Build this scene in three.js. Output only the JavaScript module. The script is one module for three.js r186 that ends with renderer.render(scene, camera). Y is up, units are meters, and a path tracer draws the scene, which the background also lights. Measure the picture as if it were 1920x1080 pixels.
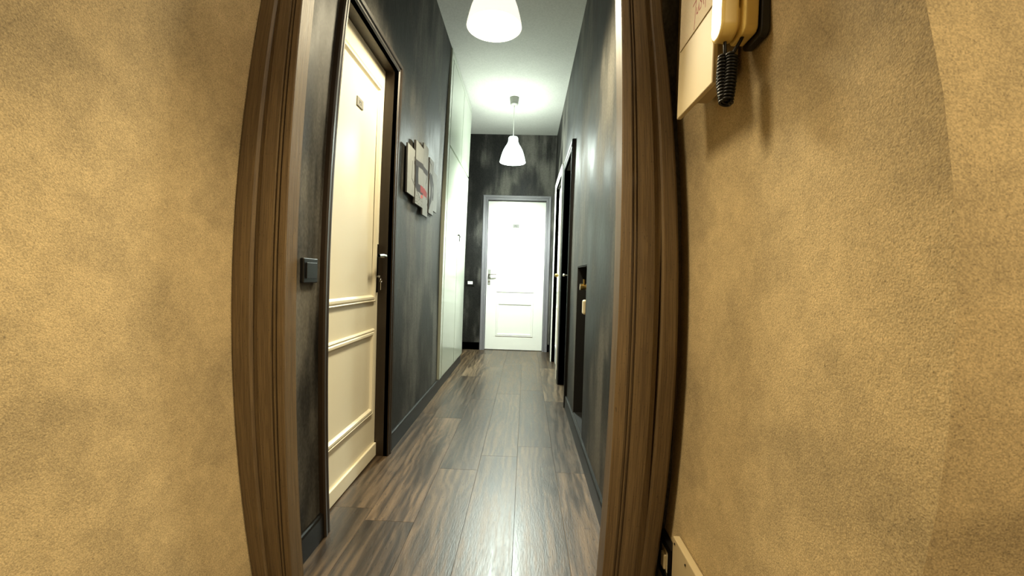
import * as THREE from 'three';
import { RoundedBoxGeometry } from 'three/addons/geometries/RoundedBoxGeometry.js';
import { mergeGeometries } from 'three/addons/utils/BufferGeometryUtils.js';

// ───────── camera, light, exposure ─────────
const scene = new THREE.Scene();
scene.background = new THREE.Color(0x000000);
const camera = new THREE.PerspectiveCamera(2 * Math.atan(540 / 800) * 180 / Math.PI, 1920 / 1080, 0.02, 60);
camera.position.set(0, 1.0, 0);
camera.rotation.order = 'YXZ';
camera.rotation.set(-0.02345, 0.0318, 0.02967);   // pitch, yaw, roll
scene.add(camera);
const renderer = new THREE.WebGLRenderer({ antialias: true });
renderer.toneMapping = THREE.LinearToneMapping;
renderer.toneMappingExposure = 1.0;
renderer.shadowMap.enabled = true;
// the three pendant lamps: [x, rim height, z, colour, down candela, glow candela, shade glow]
const LAMPS = {
  near: { at: [-0.2, 2.275, -2.2], color: [1.0, 0.87, 0.58], down: 8, glow: 0.03, shade: 1.05 },
  far: { at: [-0.182, 2.255, -4.66], color: [0.88, 1.0, 0.9], down: 23, glow: 3.0, shade: 1.0, tint: [0.8, 0.97, 1.0] },
  entry: { at: [-0.22, 1.98, -1.0], color: [1.0, 0.82, 0.52], cone: 0.95, soft: 1, down: 8.2, glow: 0.15, shade: 2.0 },
  lobby: { at: [0.75, 2.25, 0.95], color: [1.0, 0.83, 0.54], down: 9, glow: 0.5, shade: 2.0 },
};

// ───────── helpers ─────────
const taken = new Map();
function numbered(n) { const k = taken.get(n) || 0; taken.set(n, k + 1); return k ? `${n}_${String(k).padStart(3, '0')}` : n; }
function shade(o) { o.traverse(m => { if (m.isMesh) { m.castShadow = true; m.receiveShadow = true; } }); return o; }
function thing(name, label, category, o = {}) {
  const g = new THREE.Group(); g.name = numbered(name); g.userData = { label, category };
  if (o.kind) g.userData.kind = o.kind; if (o.group) g.userData.group = o.group;
  if (o.at) g.position.set(...o.at); if (o.ry) g.rotation.y = o.ry;
  scene.add(g); return g;
}
const clean = g => { const n = g.index ? g.toNonIndexed() : g; for (const k of Object.keys(n.attributes)) if (!['position', 'normal', 'uv'].includes(k)) n.deleteAttribute(k); return n; };
const join = a => { a = [].concat(a); return a.length > 1 ? mergeGeometries(a.map(clean)) : a[0]; };
function part(parent, name, geo, mat, label) {
  const m = new THREE.Mesh(join(geo), mat); m.name = name; m.castShadow = m.receiveShadow = true;
  if (label) m.userData.label = label; parent.add(m); return m;
}
function solo(name, geo, mat, label, category, o = {}) {
  const m = part(scene, numbered(name), geo, mat); m.userData = { label, category };
  if (o.kind) m.userData.kind = o.kind; if (o.group) m.userData.group = o.group; return m;
}
// geometry whose uv are metres
function metreUV(g) {
  g = g.index ? g.toNonIndexed() : g; g.computeVertexNormals();
  const p = g.attributes.position, n = g.attributes.normal, uv = new Float32Array(p.count * 2);
  for (let i = 0; i < p.count; i++) {
    const ax = Math.abs(n.getX(i)), ay = Math.abs(n.getY(i)), az = Math.abs(n.getZ(i)), x = p.getX(i), y = p.getY(i), z = p.getZ(i);
    if (ax >= ay && ax >= az) { uv[2 * i] = z; uv[2 * i + 1] = y; } else if (ay >= az) { uv[2 * i] = x; uv[2 * i + 1] = z; } else { uv[2 * i] = x; uv[2 * i + 1] = y; }
  }
  g.setAttribute('uv', new THREE.BufferAttribute(uv, 2)); return g;
}
function box(x0, x1, y0, y1, z0, z1, sy = 1) {
  return metreUV(new THREE.BoxGeometry(Math.abs(x1 - x0), Math.abs(y1 - y0), Math.abs(z1 - z0), 1, sy, 1).translate((x0 + x1) / 2, (y0 + y1) / 2, (z0 + z1) / 2));
}
function rbox(x0, x1, y0, y1, z0, z1, r = 0.004, s = 2) {
  return new RoundedBoxGeometry(x1 - x0, y1 - y0, z1 - z0, s, r).translate((x0 + x1) / 2, (y0 + y1) / 2, (z0 + z1) / 2);
}
function warp(g, f) { // f(x,y,z) -> [x,y,z]
  const p = g.attributes.position; for (let i = 0; i < p.count; i++) p.setXYZ(i, ...f(p.getX(i), p.getY(i), p.getZ(i)));
  g.computeVertexNormals(); return g;
}
function fromQuads(q, uvq) { // list of quads (4 points) -> flat shaded geometry
  const P = [], U = [];
  q.forEach((k, i) => { for (const j of [0, 1, 2, 0, 2, 3]) { P.push(...k[j]); if (uvq) U.push(...uvq[i][j]); } });
  const g = new THREE.BufferGeometry(); g.setAttribute('position', new THREE.Float32BufferAttribute(P, 3));
  if (uvq) { g.setAttribute('uv', new THREE.Float32BufferAttribute(U, 2)); g.computeVertexNormals(); return g; }
  return metreUV(g);
}
const fn = v => typeof v === 'function' ? v : () => v;
// wall slab standing along z: face at x = fx(Y), thickness t (signed), between z0(Y) and z1(Y)
function slab(fx, t, z0, z1, y0, y1, n = 14) {
  fx = fn(fx); z0 = fn(z0); z1 = fn(z1);
  const q = [];
  const c = k => { const y = y0 + (y1 - y0) * k / n; return [[fx(y), y, z0(y)], [fx(y), y, z1(y)], [fx(y) + t, y, z1(y)], [fx(y) + t, y, z0(y)]]; };
  for (let k = 0; k < n; k++) { const a = c(k), b = c(k + 1); for (let i = 0; i < 4; i++) { const j = (i + 1) % 4; q.push([a[i], a[j], b[j], b[i]]); } }
  const a = c(0), b = c(n); q.push([a[3], a[2], a[1], a[0]], [b[0], b[1], b[2], b[3]]);
  return fromQuads(q);
}
// smooth indexed vertical sweep of a profile; pts (u, d); x = lerp(outer(Y), inner(Y), u), z = zf + d
function sweepTrim(pts, outer, inner, zf, y0, y1, n = 24) {
  const q = [], U = [];
  for (let k = 0; k < n; k++) {
    const ya = y0 + (y1 - y0) * k / n, yb = y0 + (y1 - y0) * (k + 1) / n;
    const at = (p, y) => [outer(y) + (inner(y) - outer(y)) * p[0], y, zf + p[1]];
    let s = 0;
    for (let i = 0; i + 1 < pts.length; i++) {
      const l = Math.hypot((pts[i + 1][0] - pts[i][0]) * 0.17, pts[i + 1][1] - pts[i][1]);
      q.push([at(pts[i], ya), at(pts[i + 1], ya), at(pts[i + 1], yb), at(pts[i], yb)]); U.push([[s, ya], [s + l, ya], [s + l, yb], [s, yb]]); s += l;
    }
  }
  return fromQuads(q, U);
}
// ring moulding around a rectangle in the xy plane; profile (inset, z)
function ringMould(x0, y0, x1, y1, prof) {
  const q = [];
  const ring = ([o, d]) => [[x0 + o, y0 + o, d], [x1 - o, y0 + o, d], [x1 - o, y1 - o, d], [x0 + o, y1 - o, d]];
  for (let i = 0; i + 1 < prof.length; i++) { const a = ring(prof[i]), b = ring(prof[i + 1]); for (let k = 0; k < 4; k++) { const j = (k + 1) % 4; q.push([a[k], a[j], b[j], b[k]]); } }
  return fromQuads(q);
}
// three-sided casing around an opening x0..x1, head at y1; profile (outset, z)
function casingU(x0, x1, y1, prof, n = 14) {
  const q = [];
  const path = ([o, d]) => { const r = []; for (let k = 0; k <= n; k++) r.push([x0 - o, (y1 + o) * k / n, d]); for (let k = n; k >= 0; k--) r.push([x1 + o, (y1 + o) * k / n, d]); return r; };
  for (let i = 0; i + 1 < prof.length; i++) { const a = path(prof[i]), b = path(prof[i + 1]); for (let k = 0; k + 1 < a.length; k++) q.push([a[k], b[k], b[k + 1], a[k + 1]]); }
  return fromQuads(q);
}
const CASE = [[0, -0.01], [0, 0.012], [0.008, 0.018], [0.02, 0.018], [0.024, 0.012], [0.032, 0.012], [0.036, 0.02], [0.058, 0.022], [0.065, 0.016], [0.065, -0.01]];
function cyl(r0, r1, h, at, axis = 'y', seg = 24) {
  const g = new THREE.CylinderGeometry(r1, r0, h, seg); if (axis === 'x') g.rotateZ(-Math.PI / 2); if (axis === 'z') g.rotateX(Math.PI / 2);
  return g.translate(...at);
}
function tube(pts, r, seg = 40, rad = 8, tension) { return new THREE.TubeGeometry(new THREE.CatmullRomCurve3(pts.map(p => new THREE.Vector3(...p)), false, 'catmullrom', tension ?? 0.5), seg, r, rad); }

// ───────── textures ─────────
function rng(s) { return () => { s |= 0; s = s + 0x6D2B79F5 | 0; let t = Math.imul(s ^ s >>> 15, 1 | s); t = t + Math.imul(t ^ t >>> 7, 61 | t) ^ t; return ((t ^ t >>> 14) >>> 0) / 4294967296; }; }
function hash(x, y, s) { let h = Math.imul(x, 374761393) ^ Math.imul(y, 668265263) ^ Math.imul(s, 2147483647 ^ 1274126177); h = Math.imul(h ^ h >>> 13, 1274126177); return ((h ^ h >>> 16) >>> 0) / 4294967296; }
function vn(u, v, px, py, s) { // tileable value noise, u,v in 0..1, periods px,py
  const x = u * px, y = v * py, xi = Math.floor(x), yi = Math.floor(y); let fx = x - xi, fy = y - yi;
  fx = fx * fx * (3 - 2 * fx); fy = fy * fy * (3 - 2 * fy);
  const m = (a, b) => ((a % b) + b) % b, x0 = m(xi, px), x1 = m(xi + 1, px), y0 = m(yi, py), y1 = m(yi + 1, py);
  const a = hash(x0, y0, s), b = hash(x1, y0, s), c = hash(x0, y1, s), d = hash(x1, y1, s);
  return (a + (b - a) * fx) * (1 - fy) + (c + (d - c) * fx) * fy;
}
function fbm(u, v, px, py, s, o = 4) { let t = 0, a = 0.5, n = 0; for (let i = 0; i < o; i++) { t += a * vn(u, v, px << i, py << i, s + i * 17); n += a; a *= 0.5; } return t / n; }
function tex(w, h, f, size, srgb = true) {
  const d = new Uint8Array(w * h * 4), q = v => Math.max(0, Math.min(255, Math.round(v * 255)));
  for (let j = 0; j < h; j++) for (let i = 0; i < w; i++) { const c = f(i / w, j / h), k = (j * w + i) * 4; d[k] = q(c[0]); d[k + 1] = q(c[1]); d[k + 2] = q(c[2]); d[k + 3] = 255; }
  const t = new THREE.DataTexture(d, w, h, THREE.RGBAFormat); t.wrapS = t.wrapT = THREE.RepeatWrapping; t.magFilter = THREE.LinearFilter; t.minFilter = THREE.LinearMipmapLinearFilter; t.generateMipmaps = true;
  if (srgb) t.colorSpace = THREE.SRGBColorSpace; t.repeat.set(1 / size[0], 1 / size[1]); t.needsUpdate = true; return t;
}
const mix = (a, b, t) => a.map((v, i) => v + (b[i] - v) * t);
const st = (a, b, x) => { x = Math.max(0, Math.min(1, (x - a) / (b - a))); return x * x * (3 - 2 * x); };
// stippled beige paint of the entrance
const plasterMap = tex(1024, 1024, (u, v) => {
  const big = fbm(u, v, 3, 3, 5, 4), fine = vn(u, v, 400, 400, 9), mid = fbm(u, v, 24, 24, 31, 3), sm = st(0.45, 0.75, fbm(u, v, 4, 4, 77, 4));
  const k = 0.93 + 0.14 * (big - 0.5) + 0.22 * (fine - 0.5) + 0.1 * (mid - 0.5) - 0.07 * sm - (fine < 0.06 ? 0.14 : 0);
  return [0.79 * k, 0.705 * k, 0.53 * k];
}, [0.7, 0.7]);
const plasterBump = tex(1024, 1024, (u, v) => { const k = 0.7 * vn(u, v, 420, 420, 3) + 0.3 * vn(u, v, 170, 170, 4); return [k, k, k]; }, [0.7, 0.7], false);
// cloudy dark polished plaster of the corridor
const stucco = (u, v) => { const a = fbm(u, v, 4, 3, 11, 5), b = fbm(u + 0.13 * a, v + 0.1 * a, 9, 4, 21, 4), s = fbm(u, v, 40, 6, 41, 3); return 0.45 * a + 0.35 * b + 0.2 * s; };
const stuccoMap = tex(1024, 1024, (u, v) => { const k = stucco(u, v), t = st(0.33, 0.67, k), g = vn(u, v, 360, 200, 2); const l = 0.1 + 0.28 * t + 0.08 * (g - 0.5); return [l * 1.0, l * 0.975, l * 0.91]; }, [1.6, 1.6]);
const stuccoRough = tex(512, 512, (u, v) => { const k = stucco(u, v), r = 0.46 + 0.24 * st(0.3, 0.7, k); return [r, r, r]; }, [1.6, 1.6], false);
const stuccoBump = tex(512, 512, (u, v) => { const k = fbm(u, v, 20, 8, 51, 4) * 0.7 + 0.3 * vn(u, v, 120, 60, 6); return [k, k, k]; }, [1.6, 1.6], false);
// brown wood of the casing: grain along v
const trimGrain = (u, v) => 0.3 * fbm(u, v, 10, 2, 61, 4) + 0.35 * fbm(u, v, 64, 3, 62, 3) + 0.35 * vn(u, v, 250, 20, 63);
const trimMap = tex(512, 1024, (u, v) => { const t = st(0.28, 0.72, trimGrain(u, v)), p = vn(u, v, 220, 120, 64) < 0.07 ? 0.7 : 1; return mix([0.33, 0.265, 0.175], [0.43, 0.355, 0.24], t).map(c => c * p); }, [0.3, 1.1]);
const trimBump = tex(512, 1024, (u, v) => { const t = trimGrain(u, v); return [t, t, t]; }, [0.3, 1.1], false);
// laminate boards: grain along v
const woodH = (u, v) => { const w = fbm(u, v, 5, 3, 81, 4), k = Math.sin((u * 16 + w * 5.0 + 0.25 * fbm(u, v, 8, 5, 83, 3)) * Math.PI * 2) * 0.5 + 0.5; return 0.14 * k + 0.42 * fbm(u, v, 60, 6, 84, 3) + 0.44 * fbm(u, v, 5, 3, 86, 4); };
const boardMap = tex(1024, 1024, (u, v) => { const t = st(0.25, 0.75, woodH(u, v)), fl = vn(u, v, 300, 90, 87), pore = fl < 0.13 ? 0.7 : fl > 0.9 ? 1.12 : 1; return mix([0.21, 0.172, 0.13], [0.46, 0.385, 0.295], t).map(c => c * pore); }, [0.8, 1.6]);
const boardRough = tex(512, 512, (u, v) => { const r = 0.26 + 0.18 * woodH(u, v) + 0.05 * vn(u, v, 200, 70, 88); return [r, r, r]; }, [0.8, 1.6], false);
const boardBump = tex(1024, 1024, (u, v) => { const k = 0.5 * woodH(u, v) + 0.5 * vn(u, v, 300, 90, 87); return [k, k, k]; }, [0.8, 1.6], false);
const ceilMap = tex(512, 512, (u, v) => { const k = 0.74 + 0.05 * (fbm(u, v, 4, 4, 91, 4) - 0.5) + 0.05 * (vn(u, v, 200, 200, 92) - 0.5); return [k, k, k * 0.97]; }, [1.5, 1.5]);

// ───────── materials ─────────
const std = (o) => new THREE.MeshPhysicalMaterial({ side: THREE.DoubleSide, ...o });
const M = {
  beige: std({ map: plasterMap, bumpMap: plasterBump, bumpScale: 0.0006, roughness: 0.85 }),
  dark: std({ map: stuccoMap, roughnessMap: stuccoRough, roughness: 1, specularIntensity: 0.38, bumpMap: stuccoBump, bumpScale: 0.0012 }),
  ceil: std({ map: ceilMap, roughness: 0.9 }),
  trim: std({ map: trimMap, bumpMap: trimBump, bumpScale: 0.0008, roughness: 0.55 }),
  casing: std({ map: trimMap, color: 0x726a62, roughness: 0.45 }),
  casingGrey: std({ color: 0x77757a, roughness: 0.4 }),
  cream: std({ color: 0xf2ead0, roughness: 0.35 }),
  white: std({ color: 0xf0f0ea, roughness: 0.32 }),
  wardrobe: std({ color: 0xacb2a4, roughness: 0.14 }),
  base: std({ color: 0x0d0c0a, roughness: 0.42, specularIntensity: 0.6 }),
  black: std({ color: 0x0c0c0c, roughness: 0.35 }),
  blackMatt: std({ color: 0x080808, roughness: 0.8 }),
  chrome: std({ color: 0xd8d6d0, roughness: 0.22, metalness: 1 }),
  brass: std({ color: 0xb59a5a, roughness: 0.35, metalness: 1 }),
  darkMetal: std({ color: 0x241f1a, roughness: 0.35, metalness: 0.6 }),
  ivory: std({ color: 0xe3c878, roughness: 0.3 }),
  panel: std({ color: 0xcdbd97, roughness: 0.6 }),
  paper: null,
  plug: std({ color: 0xe2d6b4, roughness: 0.4 }),
  cordW: std({ color: 0xd8d8d0, roughness: 0.5 }),
  ash: std({ color: 0x8d8d86, roughness: 0.5 }),
};
M.boards = [0xffffff, 0xe6e2dc, 0xd2cdc6, 0xf6efe6, 0xc4bfb8].map(c => std({ map: boardMap, color: c, roughnessMap: boardRough, roughness: 1, bumpMap: boardBump, bumpScale: 0.0003 }));

// ───────── wall faces (the photograph's lens bows the uprights, so the faces are gently bowed too) ─────────
const clampY = y => Math.min(y, 1.95);
const HL = y => -0.745 + (y > 1 ? 0.055 * ((y - 1) / 1.95) ** 2 : 0);
const HR = y => 0.345 + (y > 1 ? 0.022 * ((y - 1) / 1.95) ** 2 : 0);
const EL = y => -0.915 + 0.1 * (clampY(y) - 0.93) ** 2;
const ER = y => 0.5 - 0.083 * (Math.min(y, 1.55) - 0.8) ** 2;
const CH = 2.95, ZF = -5.85, ZT = -1.295;
const doorNear = y => -(1.545 + 0.1 * ((Math.min(y, 2.2) - 0.85) / 1.25) ** 2);
const S = { kind: 'structure' };

// floor: planks along z
{
  const f = thing('floor', 'dark grey-brown laminate floor of long boards running down the corridor', 'floor', S);
  const sub = part(f, 'subfloor', box(-1.7, 2.1, -0.06, -0.009, ZF - 0.2, 2.1), M.blackMatt);
  const r = rng(7), W = 0.202, gap = 0.0002, ch = 0.0007;
  let i = 0;
  for (let k = -7; k < 12; k++) {
    const x0 = -0.22 + k * W, x1 = x0 + W;
    let z = k === -1 ? -2.183 + 1.28 * 3 : k === -3 ? -1.78 + 1.28 * 3 : 2.0 - r() * 1.2 + 1.28;
    for (; z > ZF - 0.15; z -= 1.28) {
      const a = Math.min(z, 2.05), b = Math.max(z - 1.28, ZF - 0.18); if (a <= b) continue;
      const hall = b < -4.9 || a > -1.3;
      if (!(x1 > -0.86 && x0 < 0.42) && !hall) continue;
      const X0 = x0 + gap, X1 = x1 - gap, Z0 = b + gap, Z1 = a - gap, T = 0, D = -0.009;
      const top = [[X0 + ch, T, Z1 - ch], [X1 - ch, T, Z1 - ch], [X1 - ch, T, Z0 + ch], [X0 + ch, T, Z0 + ch]], low = [[X0, -ch, Z1], [X1, -ch, Z1], [X1, -ch, Z0], [X0, -ch, Z0]], bot = low.map(p => [p[0], D, p[2]]);
      const q = [top]; for (let s = 0; s < 4; s++) { const t = (s + 1) % 4; q.push([low[s], low[t], top[t], top[s]], [bot[s], bot[t], low[t], low[s]]); }
      const ou = r() * 5, ov = r() * 7;
      const g = fromQuads(q, q.map(k4 => k4.map(p => [p[0] - x0 + ou, p[2] + ov])));
      part(f, 'plank', g, M.boards[Math.floor(r() * 5)]); i++;
    }
  }
}
// ceiling
solo('ceiling', [box(-1.7, 2.1, CH, CH + 0.1, ZF - 0.1, 2.1)], M.ceil, 'white painted ceiling above the corridor and its pendant lamps', 'ceiling', S);
// corridor walls
solo('wall_left', [slab(HL, -0.13, -1.362, y => doorNear(y), 0, 2.13), slab(HL, -0.13, -1.37, -2.33, 2.13, CH, 6), slab(HL, -0.13, -2.32, -3.65, 0, 2.13)
  , slab(HL, -0.13, -2.33, -3.65, 2.13, CH, 6)], M.dark, 'dark grey polished plaster wall with the cream door and wooden picture', 'wall', S);
const NI = { z0: -2.44, z1: -2.88, y0: 0.1, y1: 1.09 }, BD = { z0: -3.38, z1: -4.04, y1: 2.02 }, WD = { z0: -4.32, z1: -5.16, y1: 2.08 };
solo('wall_right', [
  slab(HR, 0.14, -1.37, NI.z0, 0, CH), slab(HR, 0.14, NI.z0, NI.z1, 0, NI.y0, 1), slab(HR, 0.14, NI.z0, NI.z1, NI.y1, CH, 8), slab(HR, 0.14, NI.z1, BD.z0, 0, CH),
  slab(HR, 0.14, BD.z0, BD.z1, BD.y1, CH, 6), slab(HR, 0.14, BD.z1, WD.z0, 0, CH), slab(HR, 0.14, WD.z0, WD.z1, WD.y1, CH, 6), slab(HR, 0.14, WD.z1, ZF, 0, CH)],
  M.dark, 'dark grey polished plaster wall with the black recess and two doorways', 'wall', S);
const FD = { x0: -0.545, x1: 0.248, y1: 2.055 };
solo('wall_far', [box(-1.6, FD.x0, 0, CH, ZF, ZF - 0.14), box(FD.x1, 0.6, 0, CH, ZF, ZF - 0.14), box(FD.x0, FD.x1, FD.y1, CH, ZF, ZF - 0.14)], M.dark, 'grey plaster wall around the white door at the corridor end', 'wall', S);
solo('wall_left_end', [box(-1.6, -1.5, 0, CH, ZF, -4.0)], M.dark, 'grey plaster wall of the side passage past the wardrobe', 'wall', S);
// entrance walls
solo('wall_entry_left', [slab(EL, -0.15, -1.4, 2.0, 0, CH, 24)], M.beige, 'stippled beige wall left of the doorway casing', 'wall', S);
const cz = y => -(0.507 + 0.24 * Math.min(0.36, (y - 0.97) ** 2));
solo('wall_entry_right', [slab(ER, 0.5, -1.42, cz, 0, CH, 24), box(0.95, 2.0, 0, CH, -0.62, -0.75)], M.beige, 'stippled beige wall with the intercom, ending in an outside corner', 'wall', S);
solo('wall_lobby', [box(1.9, 2.0, 0, CH, -0.7, 2.0)], M.beige, 'beige side wall of the lobby', 'wall', S);
solo('wall_back', [box(-1.1, 2.0, 0, CH, 1.9, 2.0)], M.beige, 'beige back wall of the lobby', 'wall', S);
solo('wall_front', [box(-1.1, 0.7, 2.2, CH, -1.31, -1.40), box(-1.1, -0.8, 0, 2.2, -1.36, -1.45), box(0.4, 0.8, 0, 2.2, -1.41, -1.5)], M.beige, 'beige wall above the doorway casing', 'wall', S);

// near doorway casing
{
  const t = thing('trim_1', 'brown wooden doorway casing with grooved boards opening onto the corridor', 'door casing', S);
  const Li = y => -0.742 + 0.048 * (clampY(y) - 0.93) ** 2, Lo = y => EL(y) + 0.002;
  const pl = [[0, -0.05], [0, -0.004], [0.03, 0], [0.34, 0.003], [0.39, -0.004], [0.41, -0.022], [0.455, -0.022], [0.47, -0.002], [0.5, 0.004], [0.745, 0.005], [0.765, -0.008], [0.785, -0.008], [0.795, 0.003], [0.825, 0.003], [0.835, -0.008], [0.86, -0.008], [0.87, 0.004], [0.985, 0.004], [1, 0], [1, -0.012]];
  part(t, 'casing_board', sweepTrim(pl, Lo, Li, ZT, 0, 2.25), M.trim);
  part(t, 'jamb', slab(y => Li(y) - 0.001, -0.1, ZT - 0.006, ZT - 0.066, 0, 2.2, 20), M.trim);
  const Ri = y => 0.283 - 0.03 * (clampY(y) - 0.93) ** 2, Ro = y => 0.462 - 0.083 * (Math.min(y, 1.85) - 0.8) ** 2;
  const pr = [[0, -0.05], [0, -0.004], [0.03, 0], [0.18, 0.003], [0.2, -0.009], [0.225, -0.009], [0.235, 0.002], [0.255, 0.002], [0.265, -0.009], [0.29, -0.009], [0.3, 0.004], [0.58, 0.005], [0.62, -0.024], [0.69, -0.026], [0.72, -0.004], [0.75, 0.001], [0.96, 0.002], [1, -0.003], [1, -0.09]];
  part(t, 'casing_board', sweepTrim(pr, Ri, Ro, ZT, 0, 2.25).scale(1, 1, 1), M.trim);
  part(t, 'jamb', slab(y => Ri(y) + 0.001, 0.12, ZT - 0.006, ZT - 0.09, 0, 2.2, 20), M.trim);
  part(t, 'edge_strip', slab(y => Ro(y), 0.06, ZT - 0.085, ZT - 0.11, 0, 2.25, 20), M.trim, 'recessed strip beside the wall');
  part(t, 'head_board', box(-0.92, 0.5, 2.12, 2.27, ZT - 0.02, ZT + 0.006), M.trim);
}

// ───────── doors ─────────
const MOULD = [[0, 0], [0.002, 0.007], [0.008, 0.011], [0.014, 0.007], [0.02, 0.012], [0.03, 0.012], [0.036, 0.004], [0.04, 0]];
function plaqueTex(text, ground) {
  const c = document.createElement('canvas'); c.width = 128; c.height = 80; const g = c.getContext('2d');
  g.fillStyle = ground; g.fillRect(0, 0, 128, 80); g.fillStyle = '#15130f'; g.font = 'bold 50px sans-serif'; g.textAlign = 'center'; g.textBaseline = 'middle'; g.fillText(text, 60, 42);
  const t = new THREE.CanvasTexture(c); t.colorSpace = THREE.SRGBColorSpace; return t;
}
function plaque(parent, x, y, z, w, h, text, ground = '#8d8b85') {
  const p = part(parent, 'number_plate', rbox(x - w / 2, x + w / 2, y - h / 2, y + h / 2, z, z + 0.004, 0.001, 1), M.ash, 'small grey plate reading ' + text);
  part(p, 'lettering', new THREE.PlaneGeometry(w * 0.96, h * 0.94).translate(x, y, z + 0.0045), std({ map: plaqueTex(text, ground), roughness: 0.45 }));
}
// cream door in the left wall: local x runs away from the camera, local z into the corridor
{
  const t = thing('door_1', 'cream panelled door with number plate P2 in the dark left wall', 'door', { ...S, at: [-0.745, 0, -1.565], ry: Math.PI / 2 });
  const w = (x, y, z) => [x + (x < 0.3 ? (1 - Math.max(0, x) / 0.3) : 0) * 0.1 * ((Math.min(y, 2.2) - 0.85) / 1.25) ** 2, y, z + (y > 1 ? 0.055 * ((y - 1) / 1.95) ** 2 : 0)];
  const W = 0.735, H = 2.09, zf = -0.06;
  const leaf = part(t, 'leaf', warp(box(0.0, W - 0.003, 0.004, H - 0.003, zf - 0.04, zf, 14), w), M.cream);
  part(leaf, 'panel_moulding', warp(ringMould(0.09, 0.85, 0.68, 1.985, MOULD.map(([a, b]) => [a, b + zf])), w), M.cream);
  part(leaf, 'panel_moulding', warp(ringMould(0.09, 0.25, 0.68, 0.71, MOULD.map(([a, b]) => [a, b + zf])), w), M.cream);
  part(leaf, 'kick_rail', warp(rbox(0.0, W - 0.004, 0.006, 0.078, zf, zf + 0.012, 0.004), w), M.cream);
  part(t, 'casing', warp(casingU(0, W, H, CASE.map(([a, b]) => [a * 0.72, b])), w), M.casing, 'dark taupe moulded casing');
  part(t, 'jamb', [warp(box(W, W + 0.03, 0, H, -0.12, 0.011, 8), w), warp(box(0, W + 0.03, H, H + 0.03, -0.12, 0.011), w), warp(box(-0.03, 0, 0, H, -0.12, 0.011, 8), w)], M.casing);
  plaque(t, 0.41, 1.79, zf + 0.0098, 0.07, 0.042, 'P2');
  // handle
  const h = part(t, 'handle_plate', rbox(0.678, 0.718, 0.90, 1.16, zf, zf + 0.008, 0.003), M.darkMetal);
  part(h, 'lever', [cyl(0.009, 0.009, 0.05, [0.698, 1.095, zf + 0.03], 'z'), tube([[0.698, 1.095, zf + 0.05], [0.68, 1.097, zf + 0.058], [0.635, 1.098, zf + 0.056], [0.59, 1.094, zf + 0.054]], 0.0085, 24, 10)], M.chrome, 'chrome lever');
  part(h, 'key', [cyl(0.007, 0.007, 0.02, [0.698, 0.985, zf + 0.016], 'z', 14), new THREE.TorusGeometry(0.011, 0.0025, 8, 18).translate(0.698, 0.965, zf + 0.03), rbox(0.693, 0.703, 0.915, 0.957, zf + 0.028, zf + 0.032, 0.001, 1)], M.chrome, 'keys hanging in the lock');
}
// far white door
{
  const t = thing('door_2', 'white two-panelled door at the corridor end with small plate', 'door', { ...S, at: [FD.x0, 0, ZF] });
  const W = FD.x1 - FD.x0, H = FD.y1, zf = -0.03;
  const leaf = part(t, 'leaf', box(0.002, W - 0.002, 0.008, H - 0.004, zf - 0.04, zf), M.white);
  const mm = MOULD.map(([a, b]) => [a, b * 0.8 + zf]);
  part(leaf, 'panel_moulding', ringMould(0.145, 0.80, 0.66, 1.88, mm), M.white);
  part(leaf, 'panel_moulding', ringMould(0.145, 0.19, 0.66, 0.665, mm), M.white);
  part(t, 'casing', casingU(0, W, H, CASE.map(([a, b]) => [a * 1.05, b])), M.casingGrey, 'grey moulded casing');
  part(t, 'jamb', [box(W, W + 0.03, 0, H, -0.12, 0.011), box(-0.03, 0, 0, H, -0.12, 0.011), box(0, W, H, H + 0.03, -0.12, 0.011)], M.casingGrey);
  plaque(t, 0.388, 1.713, zf, 0.085, 0.05, 'P3', '#6f6e69');
  const h = part(t, 'handle_plate', rbox(0.018, 0.058, 0.90, 1.11, zf, zf + 0.008, 0.003), M.ash);
  part(h, 'lever', [cyl(0.009, 0.009, 0.05, [0.038, 1.04, zf + 0.03], 'z'), tube([[0.038, 1.04, zf + 0.05], [0.06, 1.042, zf + 0.056], [0.14, 1.046, zf + 0.054]], 0.009, 20, 10)], M.chrome);
  part(h, 'lock', cyl(0.012, 0.012, 0.012, [0.038, 0.945, zf + 0.008], 'z', 16), M.chrome);
}
// white door, right wall: local x runs towards the camera
{
  const t = thing('door_3', 'white door with white casing in the dark right wall', 'door', { ...S, at: [0.345, 0, WD.z1], ry: -Math.PI / 2 });
  const W = WD.z0 - WD.z1, H = WD.y1, zf = -0.03;
  const leaf = part(t, 'leaf', box(0.002, W - 0.002, 0.006, H - 0.004, zf - 0.04, zf), M.white);
  part(leaf, 'panel_moulding', ringMould(0.14, 0.85, W - 0.14, 1.95, MOULD.map(([a, b]) => [a, b + zf])), M.white);
  part(leaf, 'panel_moulding', ringMould(0.14, 0.2, W - 0.14, 0.7, MOULD.map(([a, b]) => [a, b + zf])), M.white);
  part(t, 'casing', casingU(0, W, H, CASE), M.white);
  part(t, 'jamb', [box(W, W + 0.02, 0, H, -0.12, 0.011), box(-0.02, 0, 0, H, -0.12, 0.011), box(0, W, H, H + 0.02, -0.12, 0.011)], M.white);
  part(t, 'handle', [cyl(0.018, 0.018, 0.008, [W - 0.07, 1.04, zf + 0.004], 'z'), cyl(0.007, 0.007, 0.05, [W - 0.07, 1.04, zf + 0.03], 'z'), new THREE.SphereGeometry(0.02, 18, 12).translate(W - 0.07, 1.04, zf + 0.062)], M.brass, 'brass knob');
}
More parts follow.
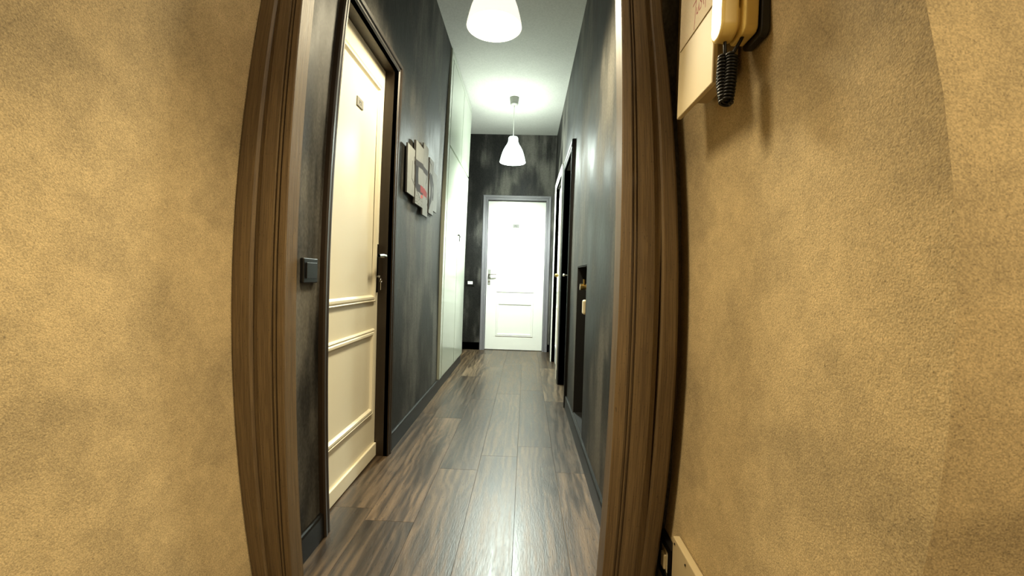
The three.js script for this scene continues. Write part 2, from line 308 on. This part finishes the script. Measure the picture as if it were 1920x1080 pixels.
// black door, right wall
{
  const t = thing('door_4', 'black door with black casing in the right wall beside the recess', 'door', { ...S, at: [0.345, 0, BD.z1], ry: -Math.PI / 2 });
  const W = BD.z0 - BD.z1, H = BD.y1, zf = -0.07;
  const leaf = part(t, 'leaf', box(0.002, W - 0.002, 0.006, H - 0.004, zf - 0.04, zf), M.black);
  part(leaf, 'panel_moulding', ringMould(0.1, 0.85, W - 0.1, 1.9, MOULD.map(([a, b]) => [a, b + zf])), M.black);
  part(leaf, 'panel_moulding', ringMould(0.1, 0.2, W - 0.1, 0.7, MOULD.map(([a, b]) => [a, b + zf])), M.black);
  part(t, 'casing', casingU(0, W, H, CASE), M.black);
  part(t, 'jamb', [box(W, W + 0.02, 0, H, -0.13, 0.011), box(-0.02, 0, 0, H, -0.13, 0.011), box(0, W, H, H + 0.02, -0.13, 0.011)], M.black);
  part(t, 'handle', [cyl(0.016, 0.016, 0.008, [0.06, 1.04, zf + 0.004], 'z'), cyl(0.007, 0.007, 0.05, [0.06, 1.04, zf + 0.03], 'z'), new THREE.SphereGeometry(0.016, 16, 12).translate(0.06, 1.04, zf + 0.06)], M.chrome, 'chrome knob');
}

// ───────── baseboards ─────────
function baseZ(x, side, z0, z1) { // along z; side +1 protrudes to +x
  const prof = [[0, 0], [0.014, 0], [0.014, 0.088], [0.011, 0.096], [0.006, 0.1], [0, 0.1]];
  const q = []; for (let i = 0; i + 1 < prof.length; i++) { const a = prof[i], b = prof[i + 1]; q.push([[x + side * a[0], a[1], z0], [x + side * a[0], a[1], z1], [x + side * b[0], b[1], z1], [x + side * b[0], b[1], z0]]); }
  for (const z of [z0, z1]) q.push([[x, 0, z], [x + side * 0.014, 0, z], [x + side * 0.014, 0.09, z], [x, 0.1, z]]);
  return fromQuads(q);
}
function baseX(x0, x1, z) { return baseZ(0, 1, x0, x1).applyMatrix4(new THREE.Matrix4().makeBasis(new THREE.Vector3(0, 0, 1), new THREE.Vector3(0, 1, 0), new THREE.Vector3(1, 0, 0))).translate(0, 0, z); }
solo('baseboard_left_near', baseZ(-0.745, 1, -1.374, -1.598), M.base, 'short black baseboard below the black switch, beside the cream door', 'baseboard', S);
solo('baseboard_left', baseZ(-0.745, 1, -2.37, -3.648), M.base, 'black baseboard between the cream door and the wardrobe', 'baseboard', S);
solo('baseboard_right', baseZ(0.345, -1, -1.385, -3.31), M.base, 'long black baseboard under the dark recess', 'baseboard', S);
solo('baseboard_right_far', baseZ(0.345, -1, -4.11, -4.25), M.base, 'tiny black baseboard between the black and white doors', 'baseboard', S);
solo('baseboard_far_left', baseX(-1.49, -0.616, ZF), M.base, 'black baseboard left of the white end door', 'baseboard', S);
solo('baseboard_far_right', baseX(0.318, 0.343, ZF), M.base, 'black baseboard stub right of the white end door', 'baseboard', S);

// ───────── wardrobe ─────────
{
  const t = thing('built_in_wardrobe', 'tall glossy off-white built-in wardrobe against the dark left wall', 'wardrobe', { at: [-0.722, 0, -3.655], ry: Math.PI / 2 });
  const L = 1.29, lean = (x, y, z) => [x, y, z + 0.045 * (y / 2.95) ** 2];
  part(t, 'body', warp(box(0, L, 0.1, 2.94, -0.6, -0.022, 10), lean), M.wardrobe);
  part(t, 'plinth', box(0.0, L, 0, 0.095, -0.55, -0.012), M.base, 'black plinth');
  part(t, 'stile', warp(box(0, 0.075, 0.1, 2.94, -0.022, -0.002, 10), lean), M.wardrobe);
  part(t, 'top_rail', warp(box(0.078, L, 2.885, 2.94, -0.022, -0.002), lean), M.wardrobe);
  const D = (x0, x1, y0, y1) => part(t, 'door', warp(box(x0, x1, y0, y1, -0.019, 0, 10), lean), M.wardrobe);
  D(0.085, 0.712, 2.152, 2.874); D(0.725, L, 2.152, 2.874); D(0.085, 0.712, 0.105, 2.132);
  const d = D(0.725, L, 0.105, 2.132);
  part(d, 'key', [cyl(0.008, 0.008, 0.014, [0.738, 1.425, 0.018], 'z', 14), new THREE.TorusGeometry(0.014, 0.003, 8, 18).translate(0.738, 1.408, 0.028), rbox(0.725, 0.751, 1.36, 1.396, 0.024, 0.03, 0.002, 1)], M.darkMetal, 'dark key with ring');
}

// ───────── wooden collage picture on the left wall ─────────
{
  const t = thing('wooden_picture', 'abstract picture on five staggered grey-white boards, dark square and red stroke', 'picture', { at: [-0.738, 1.655, -2.5], ry: Math.PI / 2 });
  const B = [[0, 0.165, 1.487, 1.778], [0.17, 0.365, 1.452, 1.848], [0.385, 0.525, 1.412, 1.898], [0.54, 0.685, 1.448, 1.843], [0.685, 0.82, 1.487, 1.78]];
  const c = document.createElement('canvas'); c.width = 820; c.height = 500; const g = c.getContext('2d'), r = rng(5);
  const X = x => x * 1000, Y = y => (1.9 - y) * 1000;
  g.fillStyle = '#8b8e8d'; g.fillRect(0, 0, 820, 500);
  for (let i = 0; i < 900; i++) { const v = 85 + r() * 125; g.strokeStyle = `rgba(${v},${v},${v - 4},0.25)`; g.lineWidth = 1 + r() * 3; const x = r() * 820, y = r() * 500; g.beginPath(); g.moveTo(x, y); g.lineTo(x + (r() - 0.5) * 8, y + 40 + r() * 90); g.stroke(); }
  const stroke = (pts, w, col) => { g.strokeStyle = col; for (let k = 0; k < 7; k++) { g.lineWidth = w * (0.8 + 0.7 * r()); g.globalAlpha = 0.75; g.beginPath(); pts.forEach(([x, y], i) => { const a = X(x) + (r() - 0.5) * w * 0.5, b = Y(y) + (r() - 0.5) * w * 0.5; i ? g.lineTo(a, b) : g.moveTo(a, b); }); g.stroke(); } g.globalAlpha = 1; };
  stroke([[0.195, 1.715], [0.2, 1.565]], 52, '#1d1a19');
  stroke([[0.18, 1.715], [0.33, 1.722], [0.5, 1.715]], 26, '#353231');
  stroke([[0.2, 1.565], [0.3, 1.56], [0.38, 1.56]], 34, '#2a2221');
  stroke([[0.3, 1.57], [0.42, 1.572], [0.5, 1.56]], 34, '#8e2f2c');
  stroke([[0.31, 1.52], [0.36, 1.53]], 16, '#b3534d');
  stroke([[0.55, 1.72], [0.61, 1.64], [0.6, 1.56], [0.53, 1.49]], 36, '#332f2e');
  stroke([[0.6, 1.73], [0.68, 1.65], [0.66, 1.56]], 30, '#2a2726');
  stroke([[0.53, 1.75], [0.47, 1.64], [0.49, 1.53]], 6, '#2a2726'); stroke([[0.52, 1.82], [0.6, 1.80], [0.66, 1.74]], 5, '#3a3736');
  stroke([[0.11, 1.70], [0.1, 1.59], [0.3, 1.50]], 5, '#4a4746'); stroke([[0.15, 1.735], [0.15, 1.69]], 8, '#3a3736');
  for (let i = 0; i < 60; i++) { g.fillStyle = r() < 0.6 ? '#2b2727' : '#8d8d8a'; g.globalAlpha = 0.7; g.fillRect(X(0.18 + r() * 0.17), Y(1.46 + r() * 0.055), 3 + r() * 8, 3 + r() * 6); } g.globalAlpha = 1;
  const ct = new THREE.CanvasTexture(c); ct.colorSpace = THREE.SRGBColorSpace;
  const art = std({ map: ct, roughness: 0.8, specularIntensity: 0.3 }), edge = std({ color: 0x2a2826, roughness: 0.6 });
  part(t, 'batten', [box(0.05, 0.78, 0.03, 0.06, -0.004, 0.012), box(0.05, 0.78, -0.09, -0.06, -0.004, 0.012)], edge);
  B.forEach(([x0, x1, y0, y1], i) => {
    const d = 0.012, f = [0.023, 0.027, 0.022, 0.028, 0.024][i], oy = 1.655;
    const b = part(t, 'board', rbox(x0, x1, y0 - oy, y1 - oy, d, f, 0.002, 1), edge);
    const pg = new THREE.PlaneGeometry(x1 - x0 - 0.002, y1 - y0 - 0.002).translate((x0 + x1) / 2, (y0 + y1) / 2 - oy, f + 0.0006), uv = pg.attributes.uv, p = pg.attributes.position;
    for (let k = 0; k < 4; k++) uv.setXY(k, p.getX(k) / 0.82, 1 - (1.9 - (p.getY(k) + oy)) / 0.5);
    part(b, 'painted_face', pg, art);
  });
}

// ───────── switches ─────────
{
  const t = thing('light_switch', 'black rectangular switch plate on dark wall beside the brown casing', 'switch', { at: [-0.745, 1.005, -1.43], ry: Math.PI / 2 });
  part(t, 'plate', rbox(-0.048, 0.048, -0.042, 0.042, 0.0, 0.014, 0.004), M.black); part(t, 'rocker', rbox(-0.034, 0.034, -0.027, 0.027, 0.014, 0.018, 0.0018), M.black);
}
{
  const t = thing('light_switch', 'black switch plate with white rocker left of the white end door', 'switch', { at: [-0.762, 0.918, ZF] });
  part(t, 'plate', rbox(-0.06, 0.06, -0.042, 0.042, 0, 0.01, 0.003), M.black); part(t, 'rocker', rbox(-0.034, 0.034, -0.02, 0.02, 0.01, 0.014, 0.0018), M.white, 'white rocker');
}
{
  const y = 0.15, x = ER(y);
  const t = thing('wall_socket', 'black framed socket with cream insert low on the beige wall', 'socket', { at: [x - 0.001, y, -1.315], ry: -Math.PI / 2 });
  part(t, 'frame', [box(-0.06, -0.034, -0.06, 0.06, -0.01, 0.012), box(0.034, 0.06, -0.06, 0.06, -0.01, 0.012), box(-0.034, 0.034, 0.036, 0.06, -0.01, 0.012), box(-0.034, 0.034, -0.06, -0.036, -0.01, 0.012)], M.black);
  part(t, 'insert', box(-0.034, 0.034, -0.036, 0.036, -0.01, 0.007), M.plug); part(t, 'rocker', rbox(-0.016, 0.012, -0.03, 0.015, 0.007, 0.016, 0.003), M.plug);
}

// ───────── recess in the right wall ─────────
{
  const t = thing('wall_recess', 'tall narrow black recess low in the dark right wall', 'recess', { at: [0.345, 0, (NI.z0 + NI.z1) / 2] });
  const h = (NI.z0 - NI.z1) / 2, e = 0.001;
  part(t, 'lining', [box(0.115, 0.125, NI.y0 + e, NI.y1 - e, -h + e, h - e), box(0.002, 0.115, NI.y0 + e, NI.y1 - e, -h + e, -h + 0.008), box(0.002, 0.115, NI.y0 + e, NI.y1 - e, h - 0.008, h - e), box(0.002, 0.115, NI.y1 - 0.008, NI.y1 - e, -h + 0.008, h - 0.008), box(0.002, 0.115, NI.y0 + e, NI.y0 + 0.008, -h + 0.008, h - 0.008)], M.blackMatt);
  part(t, 'valve', [cyl(0.016, 0.016, 0.1, [0.064, 0.955, -0.11], 'x', 20), cyl(0.021, 0.021, 0.016, [0.014, 0.955, -0.11], 'x', 20), cyl(0.021, 0.021, 0.012, [0.05, 0.955, -0.11], 'x', 20), cyl(0.008, 0.008, 0.05, [0.032, 0.98, -0.11], 'y', 12)], M.brass, 'brass valve');
  part(t, 'cream_knob', [rbox(-0.01, 0.03, 0.80, 0.885, 0.13, 0.19, 0.012, 3), cyl(0.012, 0.012, 0.09, [0.07, 0.842, 0.16], 'x', 14)], M.plug, 'cream coloured knob');
}

// ───────── pendant lamps ─────────
const BELL = [[0.046, 0.27], [0.052, 0.262], [0.054, 0.235], [0.056, 0.22], [0.066, 0.195], [0.085, 0.165], [0.104, 0.13], [0.119, 0.09], [0.13, 0.05], [0.139, 0.012], [0.141, 0.0]];
function pendant(key, label) {
  const L = LAMPS[key], [x, y, z] = L.at, col = new THREE.Color().setRGB(...L.color);
  const t = thing('pendant_lamp', label, 'lamp', { at: [x, y, z] });
  const drop = CH - y;
  part(t, 'canopy', [cyl(0.042, 0.052, 0.075, [0, drop - 0.0375, 0]), cyl(0.03, 0.042, 0.01, [0, drop - 0.08, 0])], M.ash);
  part(t, 'cable', cyl(0.0035, 0.0035, drop - 0.07 - 0.265, [0, (drop - 0.07 + 0.265) / 2, 0], 'y', 8), M.cordW);
  const sm = std({ color: 0xf4f4ee, roughness: 0.4, emissive: L.tint ? new THREE.Color().setRGB(...L.tint) : col.clone().lerp(new THREE.Color(1, 1, 1), 0.55), emissiveIntensity: L.shade });
  const prof = [...BELL.map(([r, h]) => new THREE.Vector2(r, h)), ...[...BELL].reverse().map(([r, h]) => new THREE.Vector2(r - 0.004, h))];
  part(t, 'shade', [new THREE.LatheGeometry(prof, 56), cyl(0.05, 0.046, 0.006, [0, 0.268, 0])], sm, 'glowing white bell shade');
  const bm = std({ color: 0xffffff, roughness: 0.5, emissive: col, emissiveIntensity: L.shade * 1.6 });
  part(t, 'bulb', new THREE.SphereGeometry(0.036, 24, 16).translate(0, 0.07, 0), bm, 'glowing bulb');
  const s = new THREE.SpotLight(col, L.down, 0, L.cone ?? 1.36, L.soft ?? 0.35, 2); s.position.set(0, 0.07, 0); s.target.position.set(0, -1, 0); s.castShadow = true; s.shadow.radius = 5.5; t.add(s, s.target);
  const p = new THREE.PointLight(col, L.glow, 0, 2); p.position.set(0, 0.12, 0); p.castShadow = true; p.shadow.radius = 5.5; t.add(p);
  s.name = 'lamp_light'; p.name = 'lamp_glow'; s.target.name = 'lamp_aim';
}
pendant('near', 'glowing white bell pendant lamp with warm light above the cream door');
pendant('far', 'small bluish-white bell pendant lamp hanging before the white end door');
pendant('entry', 'warm bell pendant lamp in the beige entrance before the casing');
pendant('lobby', 'warm bell pendant lamp in the beige lobby behind the corner');

// ───────── fuse box, note, intercom ─────────
{
  const xf = 0.385;
  const t = thing('fuse_box', 'beige cover panel standing off the wall beside the intercom', 'fuse box', { at: [xf, 1.43, -1.15] });
  part(t, 'body', box(0.012, 0.066, 0.03, 0.62, 0.035, 0.185), M.panel); part(t, 'cover', rbox(0, 0.012, 0, 0.64, 0, 0.213, 0.003), M.panel);
  const c = document.createElement('canvas'); c.width = 512; c.height = 512; const g = c.getContext('2d');
  g.fillStyle = '#d3c3a4'; g.fillRect(0, 0, 512, 512); const r = rng(12);
  for (let i = 0; i < 4000; i++) { g.fillStyle = `rgba(${90 + r() * 120},${80 + r() * 100},${50 + r() * 80},0.12)`; g.fillRect(r() * 512, r() * 512, 2 + r() * 3, 2 + r() * 3); }
  g.translate(0, 52); g.strokeStyle = '#8c2a1c'; g.lineWidth = 7; g.lineCap = 'round';
  const line = p => { g.beginPath(); p.forEach(([a, b], i) => i ? g.lineTo(a, b) : g.moveTo(a, b)); g.stroke(); };
  line([[205, 330], [300, 315]]); line([[250, 325], [245, 360], [232, 450]]);
  line([[262, 365], [262, 392], [280, 395], [292, 362], [296, 392]]); line([[335, 350], [312, 356], [330, 372], [322, 392], [305, 394]]); line([[352, 310], [350, 370], [360, 396]]); line([[335, 338], [385, 326]]); line([[385, 300], [383, 420]]);
  const tx = new THREE.CanvasTexture(c); tx.colorSpace = THREE.SRGBColorSpace;
  const n = thing('paper_note', 'beige paper with red handwriting taped to the fuse box cover', 'note', { at: [xf - 0.0016, 1.6, -1.03], ry: -Math.PI / 2 });
  part(n, 'sheet', box(-0.11, 0.09, 0, 0.26, -0.0012, 0), std({ color: 0xd3c3a4, roughness: 0.8 }));
  part(n, 'handwriting', new THREE.PlaneGeometry(0.21, 0.26).translate(-0.005, 0.13, 0.0006), std({ map: tx, roughness: 0.8 }));
}
{
  const y = 1.50, x = ER(1.6);
  const t = thing('intercom_phone', 'ivory intercom handset on its cradle with black backplate and coiled cord', 'intercom', { at: [x - 0.004, y, -0.885], ry: -Math.PI / 2 });
  // local x towards the camera, local z off the wall
  const cap = (w, h, r, d, bev) => { const s = new THREE.Shape(); s.moveTo(-w / 2 + r, 0); s.lineTo(w / 2 - r, 0); s.absarc(w / 2 - r, r, r, -Math.PI / 2, 0); s.lineTo(w / 2, h - r); s.absarc(w / 2 - r, h - r, r, 0, Math.PI / 2); s.lineTo(-w / 2 + r, h); s.absarc(-w / 2 + r, h - r, r, Math.PI / 2, Math.PI); s.lineTo(-w / 2, r); s.absarc(-w / 2 + r, r, r, Math.PI, Math.PI * 1.5); return new THREE.ExtrudeGeometry(s, { depth: d, bevelEnabled: true, bevelThickness: bev, bevelSize: bev, bevelSegments: 3, curveSegments: 10 }); };
  part(t, 'backplate', cap(0.07, 0.25, 0.012, 0.012, 0.002).translate(-0.004, -0.012, -0.006), M.black, 'black backplate');
  part(t, 'cradle', cap(0.06, 0.235, 0.01, 0.02, 0.003).translate(-0.008, 0.0, 0.013), M.ivory);
  const h = part(t, 'handset', cap(0.044, 0.225, 0.0219, 0.022, 0.006).translate(-0.018, 0.004, 0.046), M.ivory);
  part(h, 'mouthpiece', cap(0.04, 0.05, 0.016, 0.008, 0.003).translate(-0.018, 0.012, 0.036), M.ivory);
  // coiled cord: a bunched double strand hanging from the handset
  const coil = (pts, turns, R) => { const cv = new THREE.CatmullRomCurve3(pts.map(p => new THREE.Vector3(...p))), o = []; const N = turns * 10; for (let i = 0; i <= N; i++) { const u = i / N, c = cv.getPoint(u), a = i / 10 * Math.PI * 2; o.push(new THREE.Vector3(c.x + R * Math.cos(a), c.y + 0.2 * R * Math.sin(a), c.z + R * Math.sin(a))); } return new THREE.TubeGeometry(new THREE.CatmullRomCurve3(o), N * 2, 0.003, 6); };
  part(t, 'cord', [tube([[-0.018, 0.004, 0.055], [-0.018, -0.02, 0.054], [-0.02, -0.036, 0.05]], 0.0035, 14, 8), coil([[-0.022, -0.03, 0.053], [-0.026, -0.08, 0.053], [-0.016, -0.13, 0.05]], 16, 0.0098), coil([[-0.004, -0.035, 0.046], [-0.006, -0.08, 0.046], [-0.012, -0.128, 0.048]], 15, 0.0095), coil([[-0.013, -0.04, 0.06], [-0.016, -0.08, 0.058], [-0.014, -0.12, 0.054]], 12, 0.007), tube([[-0.004, -0.035, 0.046], [0.002, -0.012, 0.034], [0.0, 0.005, 0.026]], 0.0035, 14, 8)], M.base, 'black coiled cord');
}
{
  const t = thing('cable_box', 'beige cable cover box with screw holes low on the wall by the socket', 'cable box', { at: [ER(0.2) - 0.018, 0, -1.245] });
  part(t, 'cover', rbox(0, 0.02, 0.0, 0.262, 0, 0.55, 0.003), M.panel);
  for (const [y, z] of [[0.248, 0.018], [0.242, 0.1], [0.242, 0.3]]) part(t, 'screw', cyl(0.003, 0.003, 0.003, [-0.0006, y, z], 'x', 10), M.blackMatt, 'dark screw hole');
}
renderer.render(scene, camera);
